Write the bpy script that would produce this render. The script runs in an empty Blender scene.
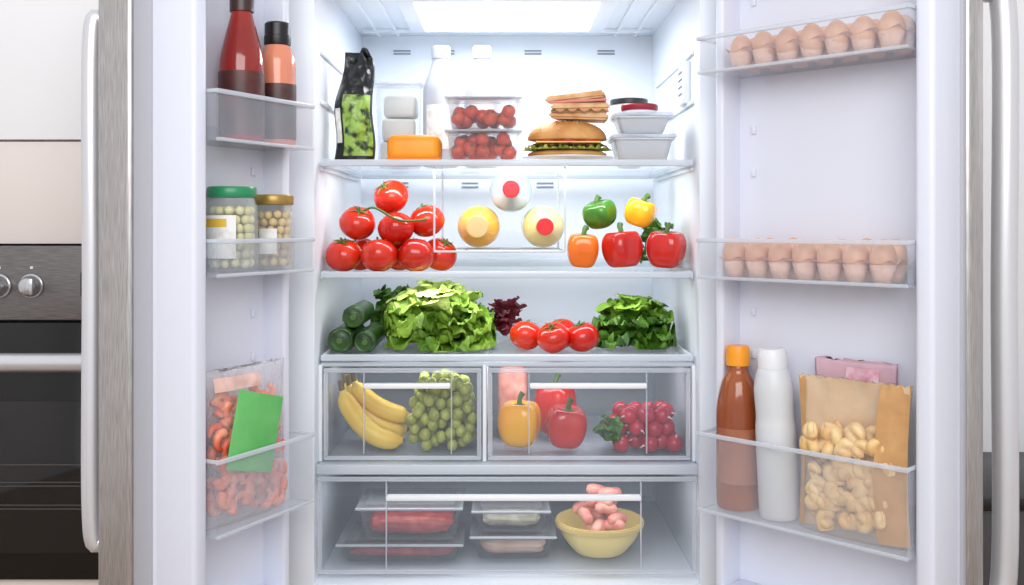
import bpy, bmesh, math, random
from math import sin, cos, pi, radians, sqrt, tanh
from mathutils import Vector, Matrix, noise, Euler
random.seed(7)
scene = bpy.context.scene
COL = scene.collection
scene.view_settings.view_transform = 'Standard'

# ------------------------------------------------------------------ materials
def lin(c):
    out = []
    for v in c[:3]:
        v /= 255.0
        out.append(v/12.92 if v <= 0.04045 else ((v+0.055)/1.055)**2.4)
    return (*out, 1.0)

MATS = {}
def mat(name, col, rough=0.5, metal=0.0, col2=None, nscale=20, stretch=(1,1,1), bump=0.0, bscale=None,
        alpha=None, alpha_edge=None, emit=0, sss=0, spec=0.5, lo=0.35, hi=0.65, coat=0, trans=0, bdist=.004):
    if name in MATS: return MATS[name]
    m = bpy.data.materials.new(name); m.use_nodes = True
    nt = m.node_tree; b = nt.nodes['Principled BSDF']
    b.inputs['Base Color'].default_value = lin(col)
    b.inputs['Roughness'].default_value = rough
    b.inputs['Metallic'].default_value = metal
    b.inputs['Specular IOR Level'].default_value = spec
    if coat: b.inputs['Coat Weight'].default_value = coat
    if trans: b.inputs['Transmission Weight'].default_value = trans
    if sss:
        b.inputs['Subsurface Weight'].default_value = sss
        b.inputs['Subsurface Radius'].default_value = (0.01, 0.005, 0.003)
    if col2 is not None or bump:
        tc = nt.nodes.new('ShaderNodeTexCoord'); mp = nt.nodes.new('ShaderNodeMapping')
        mp.inputs['Scale'].default_value = stretch
        nt.links.new(tc.outputs['Object'], mp.inputs['Vector'])
        if col2 is not None:
            n = nt.nodes.new('ShaderNodeTexNoise'); n.inputs['Scale'].default_value = nscale
            n.inputs['Detail'].default_value = 4
            nt.links.new(mp.outputs[0], n.inputs['Vector'])
            r = nt.nodes.new('ShaderNodeValToRGB')
            r.color_ramp.elements[0].position = lo; r.color_ramp.elements[0].color = lin(col)
            r.color_ramp.elements[1].position = hi; r.color_ramp.elements[1].color = lin(col2)
            nt.links.new(n.outputs['Fac'], r.inputs[0]); nt.links.new(r.outputs[0], b.inputs['Base Color'])
        if bump:
            n2 = nt.nodes.new('ShaderNodeTexNoise'); n2.inputs['Scale'].default_value = bscale or nscale
            nt.links.new(mp.outputs[0], n2.inputs['Vector'])
            bp = nt.nodes.new('ShaderNodeBump'); bp.inputs['Strength'].default_value = bump
            bp.inputs['Distance'].default_value = bdist
            nt.links.new(n2.outputs['Fac'], bp.inputs['Height']); nt.links.new(bp.outputs[0], b.inputs['Normal'])
    if alpha is not None:
        lw = nt.nodes.new('ShaderNodeLayerWeight'); lw.inputs['Blend'].default_value = 0.35
        mr = nt.nodes.new('ShaderNodeMapRange')
        mr.inputs['To Min'].default_value = alpha
        mr.inputs['To Max'].default_value = alpha_edge if alpha_edge is not None else alpha
        nt.links.new(lw.outputs['Facing'], mr.inputs['Value']); nt.links.new(mr.outputs[0], b.inputs['Alpha'])
    if emit:
        b.inputs['Emission Color'].default_value = lin(col); b.inputs['Emission Strength'].default_value = emit
    MATS[name] = m
    return m

M_LINER = mat('liner_plastic', (236,242,250), 0.35)
M_DOORLINER = mat('door_liner_plastic', (226,230,243), 0.4)
M_GASKET = mat('gasket_rubber', (178,179,188), 0.55)
M_STEEL = mat('brushed_steel', (172,168,166), 0.34, 0.8, col2=(200,197,195), nscale=60, stretch=(8,8,0.4))
M_STEELD = mat('brushed_steel_dark', (112,108,108), 0.38, 0.7, col2=(134,130,129), nscale=60, stretch=(0.5,8,8))
M_HANDLE = mat('handle_satin', (222,222,226), 0.3, 0.6)
M_CLEAR = mat('clear_plastic', (222,230,242), 0.08, alpha=0.07, alpha_edge=0.42)
M_CLEARRIM = mat('clear_plastic_rim', (230,236,246), 0.15, alpha=0.42, alpha_edge=0.85)
M_FROST = mat('drawer_plastic', (222,232,246), 0.10, alpha=0.05, alpha_edge=0.35)
M_BOXPL = mat('food_box_plastic', (206,214,222), 0.08, alpha=0.04, alpha_edge=0.22)
M_GLASS = mat('shelf_glass', (225,240,242), 0.05, alpha=0.08, alpha_edge=0.35)
M_GLASSEDGE = mat('shelf_trim', (224,232,242), 0.2, alpha=0.7, alpha_edge=0.9)
M_JAR = mat('jar_glass', (225,232,230), 0.04, alpha=0.07, alpha_edge=0.5)
M_BAG = mat('bag_film', (238,234,238), 0.10, alpha=0.12, alpha_edge=0.6, bump=0.8, bscale=30)
M_WHITE = mat('white_plastic', (232,234,238), 0.35)
M_WHITEBTL = mat('white_bottle_plastic', (216,219,223), 0.35)
M_MILKBTL = mat('milk_bottle_plastic', (186,192,202), 0.35)
M_BLACK = mat('black_plastic', (22,20,22), 0.35)
M_TOMATO = mat('tomato_skin', (190,24,12), 0.16, col2=(212,48,22), nscale=9, coat=0.2)
M_STEM = mat('green_stem', (70,104,40), 0.6)
M_CTOM = mat('cherry_tomato_skin', (212,52,26), 0.2, col2=(232,92,48), nscale=30)
M_LEAF = mat('lettuce_leaf', (78,122,26), 0.42, col2=(140,178,60), nscale=18, bump=1, bscale=70)
M_LEAF2 = mat('lettuce_inner', (124,166,52), 0.42, col2=(200,216,122), nscale=16, bump=1, bscale=70)
M_LEAFD = mat('dark_leaf', (38,80,20), 0.45, col2=(92,138,42), nscale=22, bump=0.9, bscale=60)
M_RADIC = mat('radicchio_leaf', (84,24,38), 0.45, col2=(150,60,70), nscale=20)
M_CUC = mat('cucumber_skin', (20,46,16), 0.3, col2=(52,90,30), nscale=25, stretch=(1,.3,1), bump=0.3, bscale=80)
M_YEL = mat('yellow_pepper_skin', (246,164,12), 0.15, col2=(250,186,28), nscale=8, coat=.3)
M_RED = mat('red_pepper_skin', (184,18,16), 0.15, col2=(208,38,28), nscale=8, coat=.3)
M_ORG = mat('orange_pepper_skin', (236,112,18), 0.15, coat=.3)
M_GRP = mat('green_pepper_skin', (60,116,30), .15, coat=.3)
M_BAN = mat('banana_skin', (232,188,54), 0.4, col2=(244,212,96), nscale=14)
M_BANT = mat('banana_tip', (110,92,40), 0.6)
M_GRAPE = mat('green_grape', (142,152,50), 0.2, col2=(182,188,88), nscale=40, sss=.1)
M_RADISH = mat('radish_skin', (168,14,44), 0.25, col2=(196,34,64), nscale=20)
M_WROOT = mat('radish_root', (240,225,225), 0.5)
M_PINK = mat('pink_meat', (206,112,104), 0.4, col2=(236,178,160), nscale=30)
M_MEAT = mat('red_meat', (158,20,20), 0.35, col2=(206,84,72), nscale=45, lo=.45, hi=.75, bump=.5, bscale=60)
M_CHEESE = mat('orange_cheese', (248,146,14), 0.4, col2=(250,162,30), nscale=12)
M_BREAD = mat('bread_crust', (196,132,70), 0.6, col2=(224,170,104), nscale=18, bump=.3, bscale=60)
M_TOAST = mat('toast_bread', (208,152,98), 0.7, col2=(234,194,148), nscale=30, bump=.4, bscale=90)
M_HAM = mat('ham_slice', (222,132,120), 0.45)
M_SESAME = mat('sesame', (245,228,190), 0.6)
M_EGG = mat('egg_shell', (216,158,124), 0.45, col2=(230,182,152), nscale=12)
M_PULP = mat('egg_tray_pulp', (226,186,168), 0.9, col2=(236,200,184), nscale=60, bump=.4, bscale=150)
M_KETCH = mat('ketchup', (136,24,14), 0.12, col2=(158,36,22), nscale=8, coat=.4)
M_KLAB = mat('ketchup_label', (58,24,22), 0.4, col2=(90,42,36), nscale=28)
M_CAPBR = mat('dark_brown_cap', (60,36,32), 0.35)
M_PSAUCE = mat('pink_sauce', (226,142,112), 0.2, coat=.3)
M_GREENLID = mat('green_lid', (40,140,92), 0.3)
M_GOLDLID = mat('gold_lid', (168,138,72), 0.35, .5)
M_CHICK = mat('chickpea', (220,186,116), 0.5, col2=(232,206,146), nscale=40)
M_PICKLE = mat('pickled_white', (222,214,146), 0.4, col2=(234,230,182), nscale=40)
M_LABEL = mat('paper_label', (240,240,238), 0.6, col2=(216,214,206), nscale=60, lo=.5, hi=.75)
M_LABYEL = mat('yellow_label', (226,184,60), 0.6)
M_GREENLAB = mat('green_label', (96,188,98), 0.5, col2=(114,200,114), nscale=20)
M_SHRIMP = mat('shrimp', (240,106,74), 0.35, col2=(252,172,144), nscale=40)
M_OIL = mat('amber_syrup', (146,70,32), 0.1, col2=(164,90,46), nscale=8, coat=.3)
M_OCAP = mat('orange_cap', (250,160,30), 0.35)
M_KRAFT = mat('kraft_paper', (206,160,106), 0.7, col2=(196,148,94), nscale=30, bump=.5, bscale=30)
M_KRAFTL = mat('kraft_light', (230,204,168), 0.6, col2=(222,190,150), nscale=30, bump=.5, bscale=30)
M_PASTA = mat('tortellini_pasta', (232,188,122), 0.5, col2=(246,216,162), nscale=30)
M_PINKBAG = mat('pink_bag', (236,196,208), 0.3, alpha=.6, alpha_edge=.85, bump=.5, bscale=30)
M_BOWL = mat('yellow_bowl', (236,216,140), 0.3)
M_JUICE_O = mat('orange_juice_bottle', (246,176,54), 0.15, col2=(250,200,100), nscale=6, coat=.3)
M_JUICE_Y = mat('pale_yellow_bottle', (246,228,160), 0.15, coat=.3)
M_MILKB = mat('milk_bottle_blueish', (190,210,230), 0.15, coat=.3)
M_REDCAP = mat('red_cap', (218,24,32), 0.3)
M_BEIGECAP = mat('beige_cap', (200,170,116), 0.4)
M_POUCH = mat('black_pouch', (20,22,22), 0.28, bump=1, bscale=26, bdist=.01)
M_POUCHG = mat('pouch_green_print', (30,48,22), 0.3, col2=(150,186,84), nscale=45, lo=.40, hi=.54)
M_MOZZ = mat('white_cheese', (212,212,206), 0.5)
M_WALL = mat('wall_paint', (248,248,250), 0.7)
M_CAB = mat('cabinet_cream', (232,222,216), 0.5)
M_CABW = mat('cabinet_white', (246,246,248), 0.45)
M_OVG = mat('oven_black_glass', (14,12,13), 0.08)
M_FLOOR = mat('floor_wood', (150,128,108), 0.5, col2=(170,148,126), nscale=6, stretch=(1,8,1))
M_DARK = mat('dark_cabinet', (72,68,70), 0.5)
M_LED = mat('led_panel', (248,252,255), 0.5, emit=3)
M_SLOT = mat('vent_slot', (120,128,142), 0.6)
M_CHROME = mat('knob_chrome', (205,205,208), 0.2, .9)

# ------------------------------------------------------------------ geometry helpers
def empty(name, loc=(0,0,0), rz=0, parent=None, rx=0, ry=0):
    e = bpy.data.objects.new(name, None); COL.objects.link(e)
    e.empty_display_size = .05
    e.location = loc; e.rotation_euler = (rx, ry, rz)
    if parent: e.parent = parent
    return e

def part(parent, name, vf, m, loc=(0,0,0), rot=(0,0,0), smooth=40):
    me = bpy.data.meshes.new(name)
    me.from_pydata([tuple(v) for v in vf[0]], [], vf[1]); me.update()
    bm = bmesh.new(); bm.from_mesh(me)
    bmesh.ops.recalc_face_normals(bm, faces=bm.faces); bm.to_mesh(me); bm.free()
    if smooth:
        me.shade_smooth()
        if smooth < 180: me.set_sharp_from_angle(angle=radians(smooth))
    me.materials.append(m)
    o = bpy.data.objects.new(name, me); COL.objects.link(o)
    o.location = loc; o.rotation_euler = rot
    if parent: o.parent = parent
    return o

def merge(lst):
    V, F = [], []
    for v, f in lst:
        k = len(V); V += list(v); F += [tuple(i+k for i in q) for q in f]
    return V, F
def xf(vf, loc=(0,0,0), rot=(0,0,0), sc=(1,1,1)):
    M = Matrix.Translation(loc) @ Euler(rot).to_matrix().to_4x4() @ Matrix.Diagonal((*sc,1))
    return [M @ Vector(v) for v in vf[0]], vf[1]

def box(x0,x1,y0,y1,z0,z1, bev=0.0, seg=2):
    bm = bmesh.new(); bmesh.ops.create_cube(bm, size=1)
    for v in bm.verts:
        v.co = Vector(((x0+x1)/2+v.co.x*(x1-x0), (y0+y1)/2+v.co.y*(y1-y0), (z0+z1)/2+v.co.z*(z1-z0)))
    if bev: bmesh.ops.bevel(bm, geom=list(bm.edges), offset=bev, segments=seg, affect='EDGES', profile=.5)
    bm.verts.index_update()
    r = ([v.co.copy() for v in bm.verts], [tuple(v.index for v in f.verts) for f in bm.faces]); bm.free()
    return r

def lathe(prof, seg=32, cap=True, fn=None):
    V, F = [], []
    for r, z in prof:
        for i in range(seg):
            a = 2*pi*i/seg; V.append(Vector((r*cos(a), r*sin(a), z)))
    n = len(prof)
    for k in range(n-1):
        for i in range(seg):
            j = (i+1) % seg
            F.append((k*seg+i, k*seg+j, (k+1)*seg+j, (k+1)*seg+i))
    if cap:
        if prof[0][0] > 1e-5: F.append(tuple(range(seg))[::-1])
        if prof[-1][0] > 1e-5: F.append(tuple((n-1)*seg+i for i in range(seg)))
    return V, F

def rlathe(prof, n=5, **k):
    p = prof[:]
    for _ in range(2):
        q = [p[0]]
        for a, b in zip(p[:-1], p[1:]):
            q.append((a[0]*.78+b[0]*.22, a[1]*.78+b[1]*.22)); q.append((a[0]*.22+b[0]*.78, a[1]*.22+b[1]*.78))
        q.append(p[-1]); p = q
    return lathe(p, **k)

def blob(fn, nu=24, nv=16):
    V, F = [], []
    V.append(fn(0, 0))
    for j in range(1, nv):
        for i in range(nu): V.append(fn(2*pi*i/nu, pi*j/nv))
    V.append(fn(0, pi))
    for i in range(nu): F.append((0, 1+i, 1+(i+1) % nu))
    for j in range(nv-2):
        for i in range(nu):
            a = 1+j*nu+i; b = 1+j*nu+(i+1) % nu
            F.append((a, a+nu, b+nu, b))
    l = 1+(nv-2)*nu
    for i in range(nu): F.append((l+i, len(V)-1, l+(i+1) % nu))
    return V, F
def ell(rx, ry, rz, c=(0,0,0), nu=20, nv=12):
    return blob(lambda a, p: Vector((c[0]+rx*sin(p)*cos(a), c[1]+ry*sin(p)*sin(a), c[2]+rz*cos(p))), nu, nv)

def spline(pts, n=6):
    P = [Vector(p) for p in pts]; out = []
    Q = [P[0]*2-P[1]] + P + [P[-1]*2-P[-2]]
    for i in range(1, len(Q)-2):
        for k in range(n):
            t = k/n; a, b, c, d = Q[i-1], Q[i], Q[i+1], Q[i+2]
            out.append(.5*((2*b)+(c-a)*t+(2*a-5*b+4*c-d)*t*t+(3*b-a-3*c+d)*t**3))
    out.append(P[-1]); return out
def tube(pts, rad, seg=12, sec=None):
    pts = [Vector(p) for p in pts]; n = len(pts)
    if not callable(rad):
        rr = rad; rad = lambda t: rr
    T = []
    for i in range(n):
        a = pts[max(i-1, 0)]; b = pts[min(i+1, n-1)]; T.append((b-a).normalized())
    up = Vector((0,0,1)) if abs(T[0].z) < .9 else Vector((1,0,0))
    N = (up - T[0]*up.dot(T[0])).normalized(); V, F = [], []
    for i in range(n):
        N = (N - T[i]*N.dot(T[i])).normalized(); B = T[i].cross(N); r = rad(i/(n-1))
        for k in range(seg):
            a = 2*pi*k/seg; q = r*(sec(a) if sec else 1)
            V.append(pts[i]+N*cos(a)*q+B*sin(a)*q)
    for i in range(n-1):
        for k in range(seg):
            j = (k+1) % seg
            F.append((i*seg+k, i*seg+j, (i+1)*seg+j, (i+1)*seg+k))
    F.append(tuple(range(seg))[::-1]); F.append(tuple((n-1)*seg+k for k in range(seg)))
    return V, F
def sheet(fn, nu, nv):
    V = [fn(i/nu, j/nv) for j in range(nv+1) for i in range(nu+1)]; F = []
    for j in range(nv):
        for i in range(nu):
            a = j*(nu+1)+i; F.append((a, a+1, a+nu+2, a+nu+1))
    return V, F
def arcpatch(R, a0, a1, z0, z1, n=16):
    return sheet(lambda u, v: Vector((R*cos(a0+(a1-a0)*u), R*sin(a0+(a1-a0)*u), z0+(z1-z0)*v)), n, 1)

def tray(w, d, h, t=.002, taper=0.0, rim=True):
    """open box (w,d,h) centred in x,y with base at z=0, walls of thickness t"""
    a = lambda s: (w/2-taper*(1-s), d/2-taper*(1-s))
    def ring(hx, hy, z, r=.012, n=4):
        out = []
        r = min(r, hx*.5, hy*.5)
        for cx, cy, a0 in ((hx-r, hy-r, 0), (-hx+r, hy-r, pi/2), (-hx+r, -hy+r, pi), (hx-r, -hy+r, 1.5*pi)):
            for k in range(n+1):
                q = a0+pi/2*k/n; out.append(Vector((cx+r*cos(q), cy+r*sin(q), z)))
        return out
    x0, y0 = a(0); x1, y1 = a(1)
    rings = [ring(x0-.003, y0-.003, 0), ring(x0, y0, .004), ring(x1, y1, h)]
    if rim: rings += [ring(x1+.005, y1+.005, h), ring(x1+.005, y1+.005, h+.003), ring(x1-t, y1-t, h+.003)]
    else: rings += [ring(x1-t, y1-t, h)]
    rings += [ring(x0-t, y0-t, .005+t), ring(x0-.005-t, y0-.005-t, t)]
    V = [p for r in rings for p in r]; n = len(rings[0]); F = []
    for k in range(len(rings)-1):
        for i in range(n):
            j = (i+1) % n; F.append((k*n+i, k*n+j, (k+1)*n+j, (k+1)*n+i))
    F.append(tuple(range(n))[::-1]); F.append(tuple((len(rings)-1)*n+i for i in range(n)))
    return V, F

EYE = 1.25; CAMD = 2.0
def mx(u, y): return (u-507)*(CAMD+y)/1000     # measured photo column -> metres at depth y
def mz(v, y): return EYE-(v-225)*(CAMD+y)/1000

# ------------------------------------------------------------------ room
part(None, 'floor', box(-2.6,2.8,-3.6,.80,-.05,0), M_FLOOR)
part(None, 'wall_back', box(-2.6,2.8,.74,.80,0,2.7), M_WALL)
part(None, 'wall_left', box(-2.66,-2.6,-3.6,.80,0,2.7), M_WALL)
part(None, 'wall_right', box(2.8,2.86,-3.6,.80,0,2.7), M_WALL)

cabt = empty('oven_cabinet', (0,0,0))
part(cabt, 'carcass_lower', box(-1.22,-.56,.12,.735,0,.50), M_CAB)
part(cabt, 'carcass_panel', box(-1.22,-.56,.12,.735,1.21,1.427,.002), M_CAB)
part(cabt, 'carcass_upper', box(-1.22,-.56,.115,.735,1.431,2.3,.002), M_CABW)
part(cabt, 'side_left', box(-1.22,-1.18,.12,.735,.5,1.21), M_CAB)
part(cabt, 'side_right', box(-.60,-.56,.12,.735,.5,1.21), M_CAB)
part(cabt, 'back_panel', box(-1.18,-.60,.68,.735,.5,1.21), M_CAB)
ov = empty('built_in_oven', (0,0,0))
part(ov, 'body', box(-1.178,-.602,.14,.67,.502,1.206), M_BLACK)
part(ov, 'control_panel', box(-1.178,-.602,.10,.14,1.05,1.206,.003), M_STEELD)
part(ov, 'door_frame', box(-1.178,-.602,.105,.14,.502,1.045,.004), M_OVG)
part(ov, 'door_top_band', box(-1.176,-.604,.101,.106,.94,.975,.001), M_STEELD)
part(ov, 'door_glass_window', box(-1.12,-.66,.1025,.106,.56,.88,.001), mat('oven_window', (30,28,28), .06))
part(ov, 'oven_racks', merge([box(-1.11,-.67,.101,.1022,z,z+.0025) for z in (.70,.708,.745,.66,.652)]), mat('rack_grey', (96,92,90), .3, .6))
part(ov, 'handle', tube([(-1.15,.06,.967),(-.63,.06,.967)], .019, 16), M_HANDLE)
part(ov, 'handle_posts', merge([tube([(x,.06,.967),(x,.104,.967)], .008, 10) for x in (-1.13,-.65)]), M_HANDLE)
for i, x in enumerate((-1.066,-.998,-.78,-.71)):
    part(ov, 'knob_%d' % (i+1), rlathe([(.001,0),(.026,0),(.026,.004),(.021,.006),(.018,.028),(.001,.030)], seg=28), M_CHROME, (x,.0995,1.122), (pi/2,0,0))
    part(ov, 'knob_grip_%d' % (i+1), box(-.004,.004,-.017,.017,.026,.036,.002), M_CHROME, (x,.1,1.122), (pi/2,0,.4))
    part(ov, 'knob_mark_%d' % (i+1), box(x-.003,x+.003,.0985,.101,1.158,1.163), M_WHITE)
part(ov, 'display', box(-.895,-.82,.098,.101,1.10,1.15), M_BLACK)
lc = empty('low_cabinet', (0,0,0))
part(lc, 'body', box(1.0,1.75,.28,.73,.03,.60,.004), M_DARK)
part(lc, 'top', box(.99,1.76,.27,.735,.60,.63,.004), M_BLACK)
part(lc, 'plinth', box(1.02,1.73,.30,.72,0,.03), M_BLACK)
part(lc, 'door_gap', box(1.374,1.378,.276,.282,.05,.59), M_BLACK)

# ------------------------------------------------------------------ refrigerator
fr = empty('refrigerator', (0,0,0))
W = .378; FY = -.035
part(fr, 'liner_left', box(-.445,-W,FY,.62,.50,1.80,.004), M_LINER)
part(fr, 'liner_right', box(W,.445,FY,.62,.50,1.80,.004), M_LINER)
part(fr, 'liner_top', box(-.445,.445,FY,.62,1.742,1.80,.004), M_LINER)
part(fr, 'liner_back', box(-.445,.445,.60,.68,.02,1.80,.004), M_LINER)
part(fr, 'liner_bottom', box(-.445,.445,FY,.62,.50,.545,.004), M_LINER)
part(fr, 'freezer_drawer_front', box(-.445,.445,-.10,FY-.002,.06,.485,.012), M_STEEL)
part(fr, 'freezer_body', box(-.443,.443,FY,.6,.04,.5), M_STEEL)
part(fr, 'freezer_handle', tube(spline([(-.36,-.10,.43),(-.35,-.15,.43),(-.25,-.155,.43),(.25,-.155,.43),(.35,-.15,.43),(.36,-.10,.43)]), .011), M_HANDLE)
part(fr, 'skin_left', box(-.449,-.445,FY,.68,.04,1.80), M_STEEL)
part(fr, 'skin_right', box(.445,.449,FY,.68,.04,1.80), M_STEEL)
part(fr, 'feet', merge([box(x-.03,x+.03,y-.03,y+.03,0,.045) for x in (-.38,.38) for y in (.05,.5)]), M_BLACK)
rails = []
for z in (1.365,1.145,1.50,1.60):
    for s in (-1,1):
        rails.append(box(min(s*W,s*(W-.007)), max(s*W,s*(W-.007)), .02,.52,z-.006,z+.002,.002))
part(fr, 'shelf_rails', merge(rails), M_LINER)
part(fr, 'ceiling_lamp_housing', box(-.24,.24,.10,.48,1.726,1.7435,.008), M_LINER)
part(fr, 'ceiling_lamp', box(-.20,.20,.14,.44,1.722,1.7265,.002), M_LED)
part(fr, 'ceiling_ribs', merge([box(x-.004,x+.004,-.02,.58,1.735,1.744,.002) for x in (-.33,-.28,.28,.33)]+[box(-.36,.36,.50,.51,1.732,1.744,.002), box(-.36,.36,.04,.05,1.732,1.744,.002)]), M_LINER)
sl = []
for px in (402,446,533,606):
    for py in (51,54):
        x = mx(px,.6); z = mz(py,.6); sl.append(box(x-.022,x+.022,.5975,.601,z-.0015,z+.0015))
for px in (400,470,545):
    for py in (183,187):
        x = mx(px,.6); z = mz(py,.6); sl.append(box(x-.022,x+.022,.5975,.601,z-.0015,z+.0015))
part(fr, 'air_vents', merge(sl), M_SLOT)
part(fr, 'sensor_box', box(.362,.3785,.06,.12,1.50,1.59,.004), M_LINER)
part(fr, 'sensor_grille', merge([box(.3608,.3625,.07,.11,z,z+.004) for z in (1.52,1.535,1.55,1.565)]), M_SLOT)
def shelf(name, z, y0=0.0, y1=.55):
    part(fr, name+'_glass', box(-W+.008,W-.008,y0+.008,y1,z-.006,z), M_GLASS)
    part(fr, name+'_front_trim', box(-W+.006,W-.006,y0-.006,y0+.008,z-.010,z+.003,.003), M_GLASSEDGE)
    part(fr, name+'_back_trim', box(-W+.006,W-.006,y1,y1+.012,z-.010,z+.012,.003), M_GLASSEDGE)
    part(fr, name+'_side_trims', merge([box(s*(W-.011)-.004, s*(W-.011)+.004, y0+.008,y1,z-.010,z+.004,.002) for s in (-1,1)]), M_GLASSEDGE)
shelf('shelf_upper', 1.378); shelf('shelf_middle', 1.154); shelf('shelf_lower', .988, y1=.56)
rk = []
xl, xr, zr = -.148, .118, 1.196
for y in (.035,.30):
    rk += [tube([(xl,y,1.37),(xl,y,zr)], .002, 8), tube([(xr,y,1.37),(xr,y,zr)], .002, 8), tube([(xl,y,zr),(xr,y,zr)], .002, 8)]
for x in (xl,xl+.06,xl+.135,xr-.06,xr): rk.append(tube([(x,.035,zr),(x,.30,zr)], .0018, 8))
part(fr, 'bottle_rack', merge(rk), mat('rack_wire',(206,210,218),.3))
part(fr, 'crisper_top_frame', box(-W+.004,W-.004,.006,.05,.966,.974,.002), M_GLASSEDGE)
part(fr, 'crisper_divider', box(-.049,-.041,.0,.55,.776,.970,.002), M_LINER)
part(fr, 'crisper_side_panels', merge([box(-W,-W+.008,0,.55,.776,.97,.002), box(W-.008,W,0,.55,.776,.97,.002)]), M_LINER)
part(fr, 'crisper_deck', box(-W+.001,W-.001,-.02,.56,.760,.775,.003), M_GLASSEDGE)
part(fr, 'crisper_deck_lip', box(-W+.001,W-.001,-.028,-.018,.757,.777,.003), M_GLASSEDGE)

def drawer(name, x0, x1, y0, y1, z0, z1, hx0, hx1, hz):
    t = .003
    part(fr, name+'_bin', merge([box(x0,x1,y0,y0+t,z0,z1,.001), box(x0,x1,y1-t,y1,z0,z1,.001), box(x0,x0+t,y0+t,y1-t,z0,z1), box(x1-t,x1,y0+t,y1-t,z0,z1),
         box(x0+t,x1-t,y0+t,y1-t,z0,z0+t)]), M_FROST)
    fx = .007
    part(fr, name+'_front_rim', merge([box(x0-.002,x1+.002,y0-.006,y0,z1-fx,z1+.002,.002), box(x0-.002,x1+.002,y0-.006,y0,z0-.001,z0+fx,.002),
         box(x0-.002,x0+fx,y0-.006,y0,z0+fx,z1-fx,.002), box(x1-fx,x1+.002,y0-.006,y0,z0+fx,z1-fx,.002)]), M_CLEARRIM)
    part(fr, name+'_handle', box(hx0,hx1,y0-.026,y0-.006,hz-.005,hz+.005,.003), mat('handle_white',(244,246,250),.3))
    part(fr, name+'_grip_recess', merge([box(hx0-.0025,hx0,y0-.010,y0,z0+.012,z1-fx,.001), box(hx1,hx1+.0025,y0-.010,y0,z0+.012,z1-fx,.001)]), M_CLEARRIM)
drawer('left_crisper', -.364,-.053,.0,.45,.782,.962, -.284,-.112,.931)
drawer('right_crisper', -.036,.364,.0,.45,.782,.962, .045,.277,.931)
drawer('meat_drawer', -.371,.371,-.028,.48,.564,.752, -.236,.262,.717)

def door(name, origin, phi, s, L, dyke, gask, steel, bins, hpos, hz, hr):
    d = empty(name, (origin[0], origin[1], 0), phi, fr)
    def B(x0,x1,o0,o1,z0,z1,bev=0,seg=2): 
        a, b = sorted((s*o0, s*o1)); return box(x0,x1,a,b,z0,z1,bev,seg)
    Z0, Z1 = .52, 1.79; E = .034
    part(d, 'liner_floor', B(.004,L+E,dyke-.008,dyke,Z0,Z1), M_DOORLINER)
    part(d, 'liner_dykes', merge([B(L+.003,L+E,.002,dyke,Z0+.03,Z1-.03,.008,3), B(.004,.022,.035,dyke,Z0+.03,Z1-.03,.006,3),
        B(.02,L+.006,.02,dyke,Z0+.03,Z0+.06,.008), B(.02,L+.006,.02,dyke,Z1-.06,Z1-.03,.008)]), M_DOORLINER)
    part(d, 'gasket', B(.004,L+E+.006,dyke,dyke+gask,Z0-.004,Z1+.004,.004), M_GASKET)
    part(d, 'steel_slab', B(.004,L+E+.012,dyke+gask,dyke+gask+steel,Z0-.008,Z1+.006,.010,4), M_STEEL)
    for i, (z0, z1) in enumerate(bins):
        t = .0025; q = i+1
        f = -.015
        part(d, 'bin_%d' % q, merge([B(0,L,f,f+t,z0,z1,.001), B(0,t,f+t,dyke-.01,z0,z1), B(L-t,L,f+t,dyke-.01,z0,z1), B(t,L-t,f+t,dyke-.01,z0,z0+t),
             B(t,L-t,dyke-.012,dyke-.0095,z0,z0+.4*(z1-z0))]), M_CLEAR)
        part(d, 'bin_rim_%d' % q, merge([B(-.002,L+.002,f-.003,f+.003,z1-.008,z1,.002), B(-.002,.003,f,dyke-.01,z1-.006,z1,.001), B(L-.003,L+.002,f,dyke-.01,z1-.006,z1,.001),
             B(0,L,f-.002,f+.004,z0-.001,z0+.005,.002)]), M_CLEARRIM)
    part(d, 'liner_catches', merge([B(.05,.058,dyke-.014,dyke-.008,z,z+.016,.002) for z in (1.34,1.42,1.08,1.0,1.66)]), M_DOORLINER)
    ox, oo = hpos
    zb, zt = hz
    D0 = dyke+gask+steel
    pts = [(L-.01+ox*.3, s*(D0-.005), zb), (L+ox*.6, s*(D0+oo*.55), zb+.012), (L+ox, s*(D0+oo), zb+.06), (L+ox, s*(D0+oo), (zb+zt)/2), (L+ox, s*(D0+oo), zt-.06), (L+ox*.6, s*(D0+oo*.55), zt-.012), (L-.01+ox*.3, s*(D0-.005), zt)]
    part(d, 'door_handle', tube(spline(pts, 8), hr, 20), M_HANDLE)
    return d
RPHI = math.atan2(-.717,.697); LPHI = math.atan2(-.893,-.45)
RO = (.361,-.15); LO = (-.37,-.15)
door('right_door', RO, RPHI, 1, .393, .10, .014, .060, [(1.527,1.596),(1.152,1.226),(.726,.871)], (.055,.060), (.60,1.66), .021)
door('left_door', LO, LPHI, -1, .250, .092, .040, .078, [(1.388,1.472),(1.165,1.227),(.740,.868)], (.032,.026), (.695,1.615), .016)
def rd(x, o): return (RO[0]+.697*x+.717*o, RO[1]-.717*x+.697*o)
def ld(x, o): return (LO[0]-.45*x-.893*o, LO[1]-.893*x+.45*o)

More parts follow.
